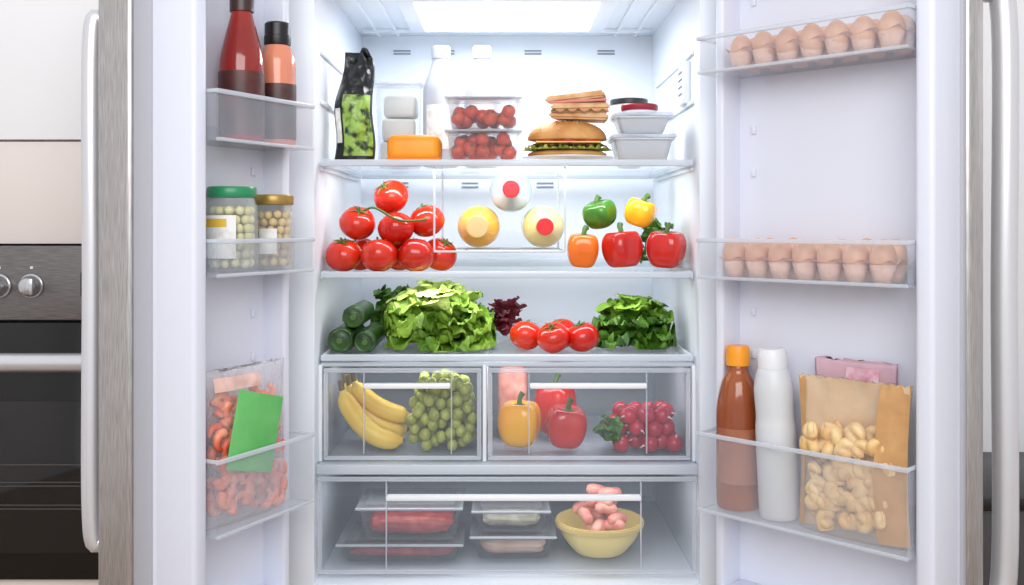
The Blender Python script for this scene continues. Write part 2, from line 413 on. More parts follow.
# ------------------------------------------------------------------ food builders
def tomato_vf(r, c, seed=0, squash=.88, tilt=.4):
    rot = (random.uniform(-tilt,tilt)+.15, random.uniform(-tilt,tilt), random.uniform(0,6))
    def fn(a, p):
        k = 1+.025*cos(5*a)*sin(p)
        rr = r*k*(sin(p))**.95 if sin(p) > 0 else 0
        z = r*squash*cos(p) - .16*r*math.exp(-(p/.35)**2)
        return Vector((rr*cos(a), rr*sin(a), z))
    body = xf(blob(fn, 28, 18), c, rot)
    st = []
    for k in range(5):
        a = 2*pi*k/5
        st.append(tube([(0,0,r*squash*.84),(r*.25*cos(a),r*.25*sin(a),r*squash*.93),(r*.45*cos(a),r*.45*sin(a),r*squash*.9),(r*.62*cos(a+.2),r*.62*sin(a+.2),r*squash*.9)], lambda t: r*.06*(1-t*.85), 6))
    st.append(tube([(0,0,r*squash*.8),(0,0,r*squash*1.0),(r*.1,0,r*squash*1.15)], r*.06, 6))
    return body, xf(merge(st), c, rot)

def tomatoes(name, lst, loc=(0,0,0), tilt=.6):
    e = empty(name, loc)
    B, S = [], []
    for (x,y,z,r) in lst:
        b, s = tomato_vf(r, (x,y,z), tilt=tilt); B.append(b); S.append(s)
    part(e, 'fruit', merge(B), M_TOMATO, smooth=180); part(e, 'calyxes', merge(S), M_STEM)
    return e

def pepper(name, loc, r, h, m, rz=0, rx=0, ry=0):
    e = empty(name, loc, rz, None, rx, ry)
    def fn(a, p):
        lob = 1+.10*cos(4*a)*sin(p)
        prof = (sin(p)**.65 if sin(p) > 0 else 0)*(1-.14*(p/pi))
        z = h/2*cos(p) - .16*h*math.exp(-(p/.5)**2) + .08*h*math.exp(-((pi-p)/.45)**2)
        return Vector((r*lob*prof*cos(a), r*lob*prof*sin(a), z))
    part(e, 'flesh', blob(fn, 40, 24), m, smooth=180)
    part(e, 'stem', merge([tube(spline([(0,0,h*.30),(0,0,h*.42),(.004,.002,h*.50),(.009,.002,h*.56)]), lambda t: .005+.003*abs(t-.4), 8), ell(.012,.012,.004,(0,0,h*.335),12,6)]), M_STEM)
    return e

def leaf_vf(L, Wd, az, e0, curl, base, ruf=.3, ph=0, lim=None):
    nu, nv = 20, 20; side = Vector((-sin(az), cos(az), 0)); c = Vector(base); pts = []; st = L/nv
    for j in range(nv+1):
        u = j/nv; e = e0-curl*u
        T = Vector((cos(az)*cos(e), sin(az)*cos(e), sin(e))); N = Vector((-cos(az)*sin(e), -sin(az)*sin(e), cos(e)))
        if j: c = c+T*st
        w = Wd*max(sin(pi*(.08+.86*u**.85)), .03)**.6
        for i in range(nu+1):
            v = 2*i/nu-1
            r = ruf*w*(abs(v)**1.6)*(.6+.4*u)*sin(8*v+12*u+ph)+ruf*.6*w*abs(v)**2*sin(21*u+6*v+ph*2)
            r += .12*w*noise.noise(Vector((u*7+ph*3, v*5, ph)))-.05*w*math.exp(-(v/.09)**2)
            edge = 1+.10*sin(19*u+ph)+.06*sin(41*u+ph*2)
            p = c+side*w*v*edge+N*(.35*w*v*v+r)
            if lim:
                rx_, ry_ = p.x/lim[0], p.y/lim[1]; rr = sqrt(rx_*rx_+ry_*ry_)
                if rr > .75:
                    k = (.75+.25*tanh((rr-.75)/.25))/rr; p.x *= k; p.y *= k; rr = rr*k
                zl = lim[2]*(1-.38*rr**2.2)*(1+.10*noise.noise(Vector((p.x*30+ph, p.y*30, ph))))
                zl = min(zl, lim[2]); k = zl*.75
                if p.z > k: p.z = k+(zl-k)*tanh((p.z-k)/(zl-k))
            p.z = max(p.z, .003+.002*random.random()); pts.append(p)
    F = []
    for j in range(nv):
        for i in range(nu):
            a = j*(nu+1)+i; F.append((a, a+1, a+nu+2, a+nu+1))
    return pts, F
def leafy(name, loc, hx, hy, H, n, m1, m2, seed=1, ruf=.3, wf=.40, base=(0,0), spread=0, split=.6):
    """loose head of leaves that stays within +-hx, +-hy and height H"""
    random.seed(seed); e = empty(name, loc); A, Bl = [], []
    R = max(hx, hy)
    for k in range(n):
        az = 2*pi*k*.381966+random.uniform(-.3,.3); f = k/n
        e0 = radians(10+75*f)+random.uniform(-.15,.15)
        L = R*(1.15-.35*f)*random.uniform(.85,1.15)
        b = (base[0]+random.uniform(-spread,spread)+.01*cos(az), base[1]+.01*sin(az), .01+H*.40*f)
        v = leaf_vf(L, R*(wf-.08*f)*random.uniform(.75,1.2), az, e0, radians(45+random.uniform(-30,60)), b, ruf, random.uniform(0,6), (hx,hy,H))
        (A if f < split else Bl).append(v)
    part(e, 'outer_leaves', merge(A), m1, smooth=180); part(e, 'inner_leaves', merge(Bl), m2, smooth=180)
    part(e, 'heart', ell(hx*.35,hy*.4,H*.33,(base[0],base[1],H*.35)), m2, smooth=180)
    return e

def bottle(name, loc, prof, m, cap_prof, mcap, label=None, ml=None, rx=0, ry=0, rz=0):
    e = empty(name, loc, rz, None, rx, ry)
    part(e, 'body', rlathe(prof, seg=36), m, smooth=50)
    part(e, 'cap', lathe(cap_prof, seg=32), mcap, smooth=35)
    if label:
        R, a0, a1, z0, z1 = label; part(e, 'label', arcpatch(R, a0, a1, z0, z1, 24), ml)
    return e

def pouch_pt(w,h,d,s,v,sgn,seed,wr,base,off=0.0):
    pr = base+(1-base)*sin(min(v/.35,1)*pi/2) if v < .35 else max(cos((v-.35)/.65*pi/2), 0)**.8
    x = w/2*(1-.06*sin(pi*v))*s; z = h*v; t = d/2*(1-abs(s)**2.6)*pr
    n1 = (noise.noise(Vector((x*22+seed, z*22, sgn*3)))+.5*noise.noise(Vector((x*60+seed, z*45, sgn*5))))*wr*(1-abs(s)**4)*(.3+.7*min(1,v*4))
    return Vector((x, sgn*(t+.0012+off)+n1, z+(.003*sin(40*s) if v >= 1 else 0)))
def pouch_vf(w, h, d, seed=0, wr=.004, base=.55, nu=30, nv=34):
    V, F = [], []
    for j in range(nv+1):
        for sgn in (-1,1):
            for i in range(nu):
                s = (i/nu*2-1)*(1 if sgn < 0 else -1)
                V.append(pouch_pt(w,h,d,s,j/nv,sgn,seed,wr,base))
    n = 2*nu
    for j in range(nv):
        for i in range(n):
            k = (i+1) % n; F.append((j*n+i, j*n+k, (j+1)*n+k, (j+1)*n+i))
    F.append(tuple(range(n))); F.append(tuple(nv*n+i for i in range(n)))
    return V, F
def front_patch(w, h, d, s0, s1, v0, v1, seed, wr, off=.0012, base=.55, n=24, sgn=-1):
    return sheet(lambda a, b: pouch_pt(w,h,d,s0+(s1-s0)*a,v0+(v1-v0)*b,sgn,seed,wr,base,off), n, n)

# ------------------------------------------------------------------ UPPER SHELF
S1 = 1.3785
e = empty('salad_pouch', (mx(354,.10), .10, S1+.002), .05)
def bend(vf, k):
    out = []
    for v in vf[0]:
        t = v[2]/.225; w = 1-.30*max(0,t-.55)/.45
        out.append(Vector((v[0]*w+.008*t*t+.004*sin(t*9), v[1]+.012*t*t, v[2]+ (.012*sin(v[0]*90) if t > .9 else 0)*(t-.9)*10 )))
    return out, vf[1]
part(e, 'bag', bend(pouch_vf(.084,.228,.05,3,.016), .1), M_POUCH, smooth=180)
part(e, 'leaf_print', bend(front_patch(.084,.228,.05,-.55,.9,.06,.62,3,.016), .1), M_POUCHG, smooth=180)
part(e, 'white_label', bend(front_patch(.084,.228,.05,-.94,-.66,.18,.50,3,.016), .1), M_LABEL, smooth=180)
e = empty('cheese_container', (mx(400,.30), .30, S1+.001))
part(e, 'tub', tray(.105,.09,.185,.002,.006), M_CLEAR)
part(e, 'lid', box(-.056,.056,-.048,.048,.189,.197,.003), M_CLEARRIM)
part(e, 'cheese_blocks', merge([box(-.042,.040,-.034,.034,.006,.060,.008,3), xf(box(-.040,.036,-.034,.030,.062,.112,.008,3),rot=(0,0,.08)), xf(box(-.034,.040,-.030,.034,.115,.165,.010,3),rot=(0,0,-.06))]), M_MOZZ)
e = empty('cheese_block', (mx(415,.08), .085, S1+.001))
part(e, 'paste', box(-.055,.055,-.045,.045,0,.056,.017,5), M_CHEESE)
part(e, 'rind', box(-.0555,.0555,-.0455,.0455,.0,.010,.0045,3), mat('cheese_rind',(240,130,16),.5))
for px in (441,482):
    r = .041
    bottle('milk_bottle', (mx(px,.27), .27, S1+.001), [(.001,0),(r*.9,0),(r,.008),(r,.165),(r*.96,.185),(r*.62,.222),(.020,.238),(.018,.255),(.001,.255)], M_MILKBTL,
        [(.001,.247),(.0215,.247),(.0215,.271),(.020,.275),(.001,.275)], mat('milk_cap',(172,180,194),.35), (r+.0007,-2.4,-.9,.04,.14), M_LABEL)
M_PUN = mat('punnet_plastic', (200,208,218), 0.06, alpha=0.08, alpha_edge=0.5)
M_PUNR = mat('punnet_rim', (214,220,228), 0.12, alpha=0.5, alpha_edge=0.9)
def punnet(z, fill, seed):
    random.seed(seed); e = empty('cherry_tomato_punnet', (mx(484,.09), .092, z))
    part(e, 'tray', tray(.148,.112,.058,.0015,.006), M_PUN)
    part(e, 'lid', merge([box(-.079,.079,-.061,.061,.0615,.0645,.001), box(-.062,.062,-.045,.045,.0635,.067,.002)]), M_PUNR)
    B, S = [], []
    pos = []; t = 0
    while len(pos) < 22*fill and t < 30000:
        t += 1
        p = Vector((random.uniform(-.054,.054), random.uniform(-.038,.038), random.uniform(.0175,.018+.024*(fill-1)+.004)))
        if all((p-q).length > .0235 for q in pos): pos.append(p)
    for c in pos:
        b, s = tomato_vf(.0142, c, 0, .95, 1.2); B.append(b); S.append(s)
    part(e, 'tomatoes', merge(B), M_CTOM, smooth=180); part(e, 'calyxes', merge(S), M_STEM)
punnet(S1+.001, 2.1, 4); punnet(S1+.0695, 1.6, 5)
SX = mx(568,.12)
e = empty('dinner_plate', (SX, .13, S1+.001))
part(e, 'dish', lathe([(.001,0),(.05,0),(.056,.003),(.098,.012),(.098,.014),(.054,.006),(.001,.005)], 48), M_WHITE)
e = empty('bun_sandwich', (SX-.002, .118, S1+.008))
part(e, 'bottom_bun', blob(lambda a,p: Vector((.084*sin(p)**.7*cos(a), .060*sin(p)**.7*sin(a), .012+.011*cos(p))) if 0<p<pi else Vector((0,0,.012+.011*cos(p))), 36, 14), M_BREAD, smooth=180)
lv = []
for k in range(18):
    az = 2*pi*k/18
    lv.append(xf(leaf_vf(.040,.020,az,.1,.6,(.045*cos(az),.03*sin(az),.0),.5,k), (0,0,.018), sc=(1.12,.95,1)))
part(e, 'lettuce', merge(lv), mat('sandwich_lettuce',(130,168,54),.45,col2=(204,218,116),nscale=30), smooth=180)
part(e, 'ham', sheet(lambda u,v: Vector(((.084*sqrt(v))*cos(2*pi*u), .062*sqrt(v)*sin(2*pi*u), .031+.003*sin(14*pi*u)*v)), 60, 4), M_HAM, smooth=180)
part(e, 'cheese', box(-.068,.068,-.054,.054,.034,.037,.001), mat('pale_cheese',(244,214,120),.5))
part(e, 'tomato_slices', merge([xf(lathe([(.001,0),(.024,0),(.025,.003),(.024,.006),(.001,.006)],20), (x,y,.037)) for x,y in ((-.04,-.02),(.0,-.03),(.042,-.02),(-.02,.022),(.03,.022))]), M_TOMATO)
part(e, 'top_bun', blob(lambda a,p: Vector((.084*sin(p)**.8*cos(a), .060*sin(p)**.8*sin(a), .043+(.040*cos(p) if p < pi/2 else .004*cos(p)))) if 0<p<pi else Vector((0,0,.043+(.040 if p==0 else -.004))), 40, 20), M_BREAD, smooth=180)
random.seed(9); ss = []
for k in range(70):
    a = random.uniform(0,2*pi); p = random.uniform(.1,1.1)
    ss.append(xf(ell(.0024,.0014,.0009,(0,0,0),8,5), (.084*sin(p)**.8*cos(a), .060*sin(p)**.8*sin(a), .0435+.040*cos(p)), (0,0,a)))
part(e, 'sesame_seeds', merge(ss), M_SESAME, smooth=180)
e = empty('toast_sandwich', (SX+.022, .125, S1+.0925))
def bslice(z, th, rot, tri=True):
    pts = [(-.066,-.040),(.060,-.046),(.064,.040),(-.03,.045)]
    V = [Vector((x,y,0)) for x,y in pts]+[Vector((x,y,th)) for x,y in pts]
    bm = bmesh.new(); vs = [bm.verts.new(v) for v in V]
    for f in ((3,2,1,0),(4,5,6,7),(0,1,5,4),(1,2,6,5),(2,3,7,6),(3,0,4,7)): bm.faces.new([vs[i] for i in f])
    bmesh.ops.bevel(bm, geom=list(bm.edges), offset=min(.0045,th*.3), segments=3, affect='EDGES'); bm.verts.index_update()
    r = ([v.co.copy() for v in bm.verts], [tuple(v.index for v in f.verts) for f in bm.faces]); bm.free()
    return xf(r, (0,0,z), (0,0,rot))
part(e, 'bread_slices', merge([xf(bslice(0,.015,0),rot=(0,.03,0)), xf(bslice(.019,.015,.12),rot=(0,-.03,0)), xf(bslice(.040,.015,-.1),rot=(0,-.10,0))]), M_TOAST)
part(e, 'fillings', merge([xf(bslice(.0150,.0045,.06),sc=(.97,1.04,1)), xf(bslice(.035,.005,0),sc=(.97,1.04,1),rot=(0,-.05,0))]), M_HAM)
part(e, 'lettuce_edge', sheet(lambda u,v: Vector((-.06+.12*u, -.047-.006*v, .0155+.004*sin(30*u)*v+.001)), 40, 3), M_LEAF)
M_TUB = mat('milky_tub',(222,226,232),.25,alpha=.7,alpha_edge=.92)
for k,(zz,hh,ww) in enumerate(((0,.048,.118),(.0590,.034,.108))):
    e = empty('food_tub', (mx(641,.09), .095, S1+.001+zz))
    part(e, 'tub', tray(ww,ww-.008,hh-.003,.002,.010), M_TUB)
    part(e, 'lid', box(-ww/2-.007,ww/2+.007,-ww/2-.003,ww/2+.003,hh+.0005,hh+.0085,.003), M_CLEARRIM)
    part(e, 'contents', box(-ww/2+.014,ww/2-.014,-.040,.040,.004,hh-.010,.008), M_MOZZ)
e = empty('jam_jar', (mx(640,.09), .10, S1+.1035))
part(e, 'jar', rlathe([(.001,0),(.034,0),(.036,.003),(.036,.008),(.001,.008)]), M_WHITE)
part(e, 'lid', lathe([(.001,.0075),(.038,.0075),(.039,.010),(.039,.018),(.037,.020),(.001,.020)],36), mat('dark_red_lid',(150,24,44),.3))
e = empty('yogurt_pot', (mx(630,.26), .28, S1+.001))
part(e, 'pot', rlathe([(.001,0),(.036,0),(.040,.12),(.040,.148),(.001,.148)]), M_WHITEBTL)
part(e, 'lid', lathe([(.001,.145),(.043,.145),(.043,.154),(.041,.156),(.001,.156)],36), M_BLACK)

# ------------------------------------------------------------------ MIDDLE SHELF
S2 = 1.1545
random.seed(21)
r = .0378
L1 = [(mx(343,.05),.055,0),(mx(379,.04),.042,0),(mx(416,.05),.05,0),(mx(358,.09),.085,223),(mx(396,.07),.072,229),(mx(427,.11),.105,221),(mx(391,.10),.10,197),(mx(440,.13),.125,0),(mx(362,.13),.13,0),(mx(400,.13),.125,0)]
tl = [(x,y,(S2+.0335 if not py else mz(py,y)),r) for x,y,py in L1]
tv = tomatoes('vine_tomato_pile', tl)
part(tv, 'vine', tube(spline([(mx(428,.08),.06,1.262),(mx(412,.06),.040,1.258),(mx(396,.04),.030,1.262),(mx(376,.06),.045,1.285),(mx(366,.08),.05,1.280)]), .0025, 8), M_STEM)
def lying(name, px, py, m, mcap, capr=.018):
    R = .047; yc = .09
    e = empty(name, (mx(px,.14), yc, mz(py,.14)), 0, None, -pi/2)
    part(e, 'body', rlathe([(.001,.0),(.017,.0),(.018,.02),(.026,.035),(R*.86,.062),(R,.085),(R,.26),(R*.9,.27),(.001,.27)], seg=40), m, smooth=60)
    part(e, 'cap', lathe([(.001,-.012),(capr-.002,-.012),(capr,-.010),(capr,.014),(.001,.014)],32), mcap)
lying('orange_juice_bottle', 478, 226.5, M_JUICE_O, M_BEIGECAP, .024)
lying('milk_jug_bottle', 511, 190, M_MILKB, M_REDCAP)
lying('lemonade_bottle', 544, 226.5, M_JUICE_Y, M_REDCAP)
pepper('red_bell_pepper', (.328,.06,S2+.047), .043,.090, M_RED, .3, .1)
pepper('red_bell_pepper', (.238,.065,S2+.047), .042,.090, M_RED, 1.3, -.08)
pepper('orange_bell_pepper', (.158,.085,S2+.044), .037,.084, M_ORG, .8, .1)
pepper('yellow_bell_pepper', (.278,.085,S2+.122), .036,.068, M_YEL, .5, .25, .2)
pepper('green_bell_pepper', (.195,.10,S2+.119), .036,.066, M_GRP, .1, .2, -.3)
leafy('parsley_bunch', (.325,.20,S2+.001), .045,.05,.165, 16, M_LEAFD, M_LEAFD, 19, .5)

# ------------------------------------------------------------------ LOWER SHELF
S3 = .989
def cuc(name, x, z, rr, y0, y1, sk=0):
    e = empty(name, (x, y0, z))
    part(e, 'skin', tube(spline([(0,0,0),(0,.004,0),(sk*.3,.03,0),(sk,(y1-y0)*.5,0),(sk*.4,(y1-y0)-.02,0),(0,y1-y0,0)],8), lambda t: rr*max(.22,(1-abs(2*t-1)**6))**.55, 20, lambda a: 1+.03*cos(7*a)), M_CUC, smooth=180)
    part(e, 'stub', tube([(0,.003,0),(0,-.006,0)], .006, 10), M_STEM)
cuc('cucumber', -.338, S3+.0275, .0265, .02,.22, .002)
cuc('cucumber', -.287, S3+.0245, .0230, .02,.22,-.002)
cuc('zucchini', -.314, S3+.073, .0235, .04,.22)
leafy('lettuce_head', (-.142,.125,S3+.001), .120,.110,.150, 62, M_LEAF, M_LEAF2, 5, ruf=.34, wf=.42, spread=.04, split=.55)
leafy('rocket_bunch', (-.240,.325,S3+.001), .088,.065,.152, 34, M_LEAFD, M_LEAFD, 15, ruf=.5, spread=.03)
leafy('radicchio_head', (-.005,.32,S3+.001), .055,.055,.125, 22, M_RADIC, M_RADIC, 8)
tomatoes('plum_tomatoes', [(mx(526,.08),.085,S3+.031,.034),(mx(553,.05),.045,S3+.031,.034),(mx(583,.05),.055,S3+.031,.034),(mx(562,.1),.118,S3+.031,.034)])
leafy('lettuce_head', (mx(634,.12),.13,S3+.001), .092,.085,.120, 44, M_LEAFD, M_LEAF, 11, ruf=.4, spread=.02)

# ------------------------------------------------------------------ LEFT CRISPER
D1 = .786
e = empty('banana_bunch', (0,0,D1))
sec = lambda a: 1+.06*cos(5*a)
BB, BT = [], []
for k,(dy,dx,dz,s) in enumerate([(0,0,0,1),(.042,.008,.014,1.02),(.084,-.006,.006,.98),(.03,.02,.045,.9)]):
    P = [(-.338+dx,.05+dy,.125+dz*.3),(-.326+dx,.05+dy,.095+dz*.5),(-.30+dx,.05+dy,.058+dz*.8),(-.27+dx,.05+dy,.033+dz),(-.24+dx,.052+dy,.023+dz),(-.214+dx*.5,.055+dy,.022+dz)]
    sp = spline(P, 6)
    BB.append(tube(sp, lambda t: .0205*s*max(.28,(1-abs(2*t-1)**5))**.8, 15, sec))
    BT.append(tube([sp[0], sp[0]+Vector((-.003,0,.020))], .006, 8)); BT.append(ell(.006,.005,.005,tuple(sp[-1]),10,6))
part(e, 'bananas', merge(BB), M_BAN, smooth=180); part(e, 'tips', merge(BT), M_BANT)
e = empty('green_grape_bunch', (-.132,.09,D1)); random.seed(31); g = []; pos = []
tries = 0
while len(pos) < 150 and tries < 40000:
    tries += 1
    p = Vector((random.gauss(0,.036), random.gauss(0,.03), random.uniform(.0125,.148)))
    lim = .064*sqrt(max(0,1-((p.z-.06)/.115)**2))
    if abs(p.x) > lim or abs(p.y) > lim*.95: continue
    if all((p-q).length > .0190 for q in pos): pos.append(p)
for p in pos: g.append(ell(.0112,.0112,.0128,p,14,9))
part(e, 'grapes', merge(g), M_GRAPE, smooth=180)
part(e, 'stalk', tube(spline([(0,0,.03),(.002,0,.08),(0,.01,.13),(.01,.01,.158)]), .003, 8), M_STEM)

# ------------------------------------------------------------------ RIGHT CRISPER
pepper('yellow_bell_pepper', (.026,.065,D1+.056), .048,.108, M_YEL, .5)
pepper('red_bell_pepper', (.122,.062,D1+.050), .046,.098, M_RED, .9, .15)
pepper('red_bell_pepper', (.105,.170,D1+.068), .046,.130, M_RED, .2)
e = empty('ham_pack', (.012,.20,D1)); part(e, 'ham', box(-.032,.032,-.03,.03,0,.155,.015,4), M_PINK)
e = empty('radish_bunch', (0,0,D1)); random.seed(5); R1, R2 = [], []
pos = []; tries = 0
while len(pos) < 32 and tries < 20000:
    tries += 1
    x = random.uniform(.222,.340); y = random.uniform(.03,.11); z = random.choice((.019,.048,.075)) + random.uniform(-.001,.003)
    if z > .07 and (x < .235 or x > .33): continue
    p = Vector((x,y,z))
    if all((p-q).length > .030 for q in pos): pos.append(p)
for p in pos:
    R1.append(ell(.0178,.0178,.0178,p,18,12))
    d = Vector((random.uniform(-1,1), -random.uniform(.1,1), random.uniform(-.2,.8))).normalized()
    R2.append(tube([p+d*.0165, p+d*.022, p+d*.028+Vector((0,0,-.003))], lambda t: .0024*(1-.85*t), 6))
part(e, 'radishes', merge(R1), M_RADISH, smooth=180); part(e, 'roots', merge(R2), M_WROOT)
random.seed(6); lv = []
for k in range(24):
    az = random.uniform(1.8,4.2); lv.append(leaf_vf(random.uniform(.03,.048), .016, az, random.uniform(.0,1.4), random.uniform(.3,1.2), (.224,.05+random.uniform(-.02,.05),random.uniform(.015,.05)), .4, k))
part(e, 'leaves', merge(lv), M_LEAFD, smooth=180)

# ------------------------------------------------------------------ MEAT DRAWER
D2 = .5675
def meatbox(name, x, y, z, w, d, h, m, seed=1, fillh=.86):
    random.seed(seed); e = empty(name, (x,y,z))
    part(e, 'tray', tray(w,d,h,.0015,.010), M_BOXPL)
    part(e, 'rim', box(-w/2-.006,w/2+.006,-d/2-.006,-d/2+.001,h+.0015,h+.0055,.0008), M_PUNR)
    part(e, 'lid', merge([box(-w/2-.006,w/2+.006,-d/2+.001,d/2+.006,h+.0035,h+.0055,.0008), box(-w/2+.012,w/2-.012,-d/2+.012,d/2-.012,h+.0055,h+.009,.001)]), M_BOXPL)
    hh = h*fillh
    def fn(a,p):
        q = lambda c: (abs(c)**.35)*(1 if c>=0 else -1)
        n = 1+.09*noise.noise(Vector((cos(a)*3+seed, sin(a)*3, p*3)))
        return Vector(((w/2-.016)*q(cos(a))*sin(p)**.35*n if 0<p<pi else 0, (d/2-.016)*q(sin(a))*sin(p)**.35*n if 0<p<pi else 0, .004+hh/2+hh/2*cos(p)*n*.93))
    part(e, 'contents', blob(fn, 40, 20), m, smooth=180)
meatbox('meat_container', mx(403,.08),.09,D2,.245,.15,.034, M_MEAT, 2)
meatbox('meat_container', mx(412,.08),.09,D2+.0445,.205,.145,.062, M_MEAT, 3, .7)
meatbox('food_container', mx(513,.08),.10,D2,.165,.14,.045, mat('pale_chicken',(200,160,140),.5,col2=(218,188,170),nscale=20), 4)
meatbox('food_container', mx(511,.08),.10,D2+.0555,.150,.13,.040, mat('olive_salad',(150,150,128),.5,col2=(200,190,176),nscale=50), 5)
BX = mx(599,.08)+.002
e = empty('salad_bowl', (BX,.09,D2))
part(e, 'bowl', rlathe([(.001,.0),(.045,.0),(.055,.006),(.078,.035),(.088,.064),(.0905,.070),(.088,.070),(.076,.037),(.052,.010),(.001,.006)], seg=48), M_BOWL)
part(e, 'band', lathe([(.0865,.058),(.0925,.058),(.0925,.066),(.0885,.066)],48,False), mat('bowl_rim',(214,190,120),.4))
random.seed(12); sg = []
for k in range(24):
    a = random.uniform(-.7,.7)+(pi/2 if k%3==0 else 0); f = k/24; sp_ = .046*(1-.6*f)
    c = Vector((random.uniform(-sp_,sp_), random.uniform(-sp_,sp_), .050+.0034*k))
    d = Vector((cos(a)*.024, sin(a)*.024, random.uniform(-.008,.008)))
    sg.append(tube(spline([c-d, c+Vector((0,0,.004)), c+d],8), lambda t: .0115*max(.1,1-abs(2*t-1)**6)**.5, 14))
part(e, 'sausages', merge(sg), M_PINK, smooth=180)

# ------------------------------------------------------------------ LEFT DOOR CONTENTS
x, y = ld(.142,.030)
bottle('ketchup_bottle', (x,y,1.3915), [(.001,0),(.035,0),(.039,.006),(.039,.125),(.037,.150),(.026,.195),(.0185,.222),(.0165,.240),(.001,.240)], M_KETCH,
  [(.001,.228),(.0205,.228),(.0205,.272),(.018,.282),(.001,.282)], M_CAPBR, (.0395,-pi+.1,.35,.012,.122), M_KLAB)
x, y = ld(.052,.026)
bottle('sauce_bottle', (x,y,1.3915), [(.001,0),(.029,0),(.033,.006),(.033,.130),(.032,.158),(.025,.178),(.020,.188),(.001,.188)], M_PSAUCE,
  [(.001,.183),(.023,.183),(.024,.186),(.024,.200),(.023,.201),(.023,.222),(.020,.225),(.001,.225)], M_BLACK, (.0337,-pi+.1,.35,.012,.112), mat('sauce_label',(56,36,36),.4,col2=(92,60,56),nscale=30))
def jar(name, loc, R, H, lid, fill, pr, lab, extra=None, seed=1):
    random.seed(seed); e = empty(name, loc)
    part(e, 'glass', rlathe([(.001,0),(R*.9,0),(R,.006),(R,H-.035),(R*.9,H-.022),(R*.86,H-.012),(R*.86,H-.003),(R*.82,H-.003),(R*.82,H-.02),(R-.004,H-.037),(R-.004,.008),(.001,.005)], seg=40), M_JAR)
    part(e, 'lid', lathe([(R*.93,H-.014),(R*.95,H-.012),(R*.95,H+.001),(R*.9,H+.004),(.001,H+.003)],40), lid)
    S = []; z = .008+pr
    while z < H-.028:
        for rr in (R-.0045-pr, R-.0045-3*pr):
            n = int(2*pi*rr/(2.02*pr)); o = random.uniform(0,6)
            for k in range(n):
                a = o+2*pi*k/n
                S.append(ell(pr*random.uniform(.85,1),pr*random.uniform(.85,1),pr*.95,(rr*cos(a),rr*sin(a),z+random.uniform(-.001,.001)),10,6))
        z += pr*1.75
    part(e, 'contents', merge(S), fill, smooth=180)
    if lab: part(e, 'label', arcpatch(R+.0007, *lab, 20), M_LABEL)
    if extra: part(e, 'label_stripe', arcpatch(R+.0012, *extra, 20), M_LABYEL)
x, y = ld(.160,.036); jar('pickle_jar', (x,y,1.1685), .044,.143, M_GREENLID, M_PICKLE, .0085, (-pi+.1,-1.15,.025,.098), (-pi+.5,-1.5,.078,.092), 2)
x, y = ld(.057,.030); jar('chickpea_jar', (x,y,1.1685), .037,.132, M_GOLDLID, M_CHICK, .0080, (-2.1,-1.2,.03,.075), None, 3)
x, y = ld(.130,.030)
BR = math.atan2(.893,.45)
e = empty('shrimp_bag', (x,y,.7435), BR, None, 0)
part(e, 'film', pouch_vf(.205,.262,.060,9,.010), M_BAG, smooth=180)
random.seed(14); S = []; pos = []; tries = 0
while len(pos) < 95 and tries < 30000:
    tries += 1
    p = Vector((random.uniform(-.076,.076), random.choice((-.012,.010)), random.uniform(.022,.205)))
    if p.z > .15: p.y *= .5
    if all((p-q).length > .0165 for q in pos): pos.append(p)
for p in pos:
    a = random.uniform(0,6.28)
    P = [(p.x+.014*cos(a+t*3.2), p.y, p.z+.014*sin(a+t*3.2)) for t in (0,.25,.5,.75,1)]
    S.append(tube(spline(P,4), lambda t: .0098*(1-.6*t), 9))
part(e, 'shrimps', merge(S), M_SHRIMP, smooth=180)
part(e, 'green_label', xf(box(-.058,.058,-.0025,.0,-.066,.066,.001), (-.020,-.0365,.152), (0,.25,0)), M_GREENLAB)
part(e, 'print_panel', front_patch(.205,.262,.060,-.85,.2,.86,.95,9,.010,.002), mat('pale_print',(240,200,190),.5), smooth=180)

# ------------------------------------------------------------------ RIGHT DOOR CONTENTS
def eggs(name, xo, o, z, mtray, rows=2, n=7, seed=1, up=0.0):
    x, y = rd(xo, o); e = empty(name, (x,y,z), RPHI); p = .0465; random.seed(seed)
    w = p*n; py_ = .0435; dd = py_*rows
    def fn(u, v):
        X = -w/2+w*u; Y = -dd/2+dd*v
        cx = cos(2*pi*X/p + (pi if n % 2 == 0 else 0)); cy = cos(2*pi*Y/py_ + (pi if rows % 2 == 0 else 0))
        return Vector((X, Y, .031-.007*(cx*.5+cy*.5)))
    top = sheet(fn, n*10, rows*10)
    sk = []
    for k in range(n):
        for j in range(rows):
            X = -w/2+p*(k+.5); Y = -dd/2+py_*(j+.5)
            sk.append(xf(lathe([(.001,0),(.013,0),(.0215,.030),(.0200,.030),(.011,.002),(.001,.002)],16), (X,Y,0)))
    part(e, 'pulp_tray', merge(sk+[top]), mtray, smooth=180)
    G = []
    for k in range(n):
        for j in range(rows):
            X = -w/2+p*(k+.5); Y = -dd/2+py_*(j+.5); sz = random.uniform(.95,1.05)
            G.append(xf(blob(lambda a,q: Vector((.0212*sin(q)*(1-.10*cos(q))*cos(a), .0212*sin(q)*(1-.10*cos(q))*sin(a), .028*cos(q))), 20, 14), (X,Y,.037+up), (random.uniform(-.15,.15),random.uniform(-.15,.15),0),(1,1,sz)))
    part(e, 'eggs', merge(G), M_EGG, smooth=180)
eggs('egg_carton', .212,.040,1.5305, M_PULP, seed=1)
eggs('egg_carton', .198,.040,1.1555, M_PULP, seed=2, up=.006)
x, y = rd(.048,.045)
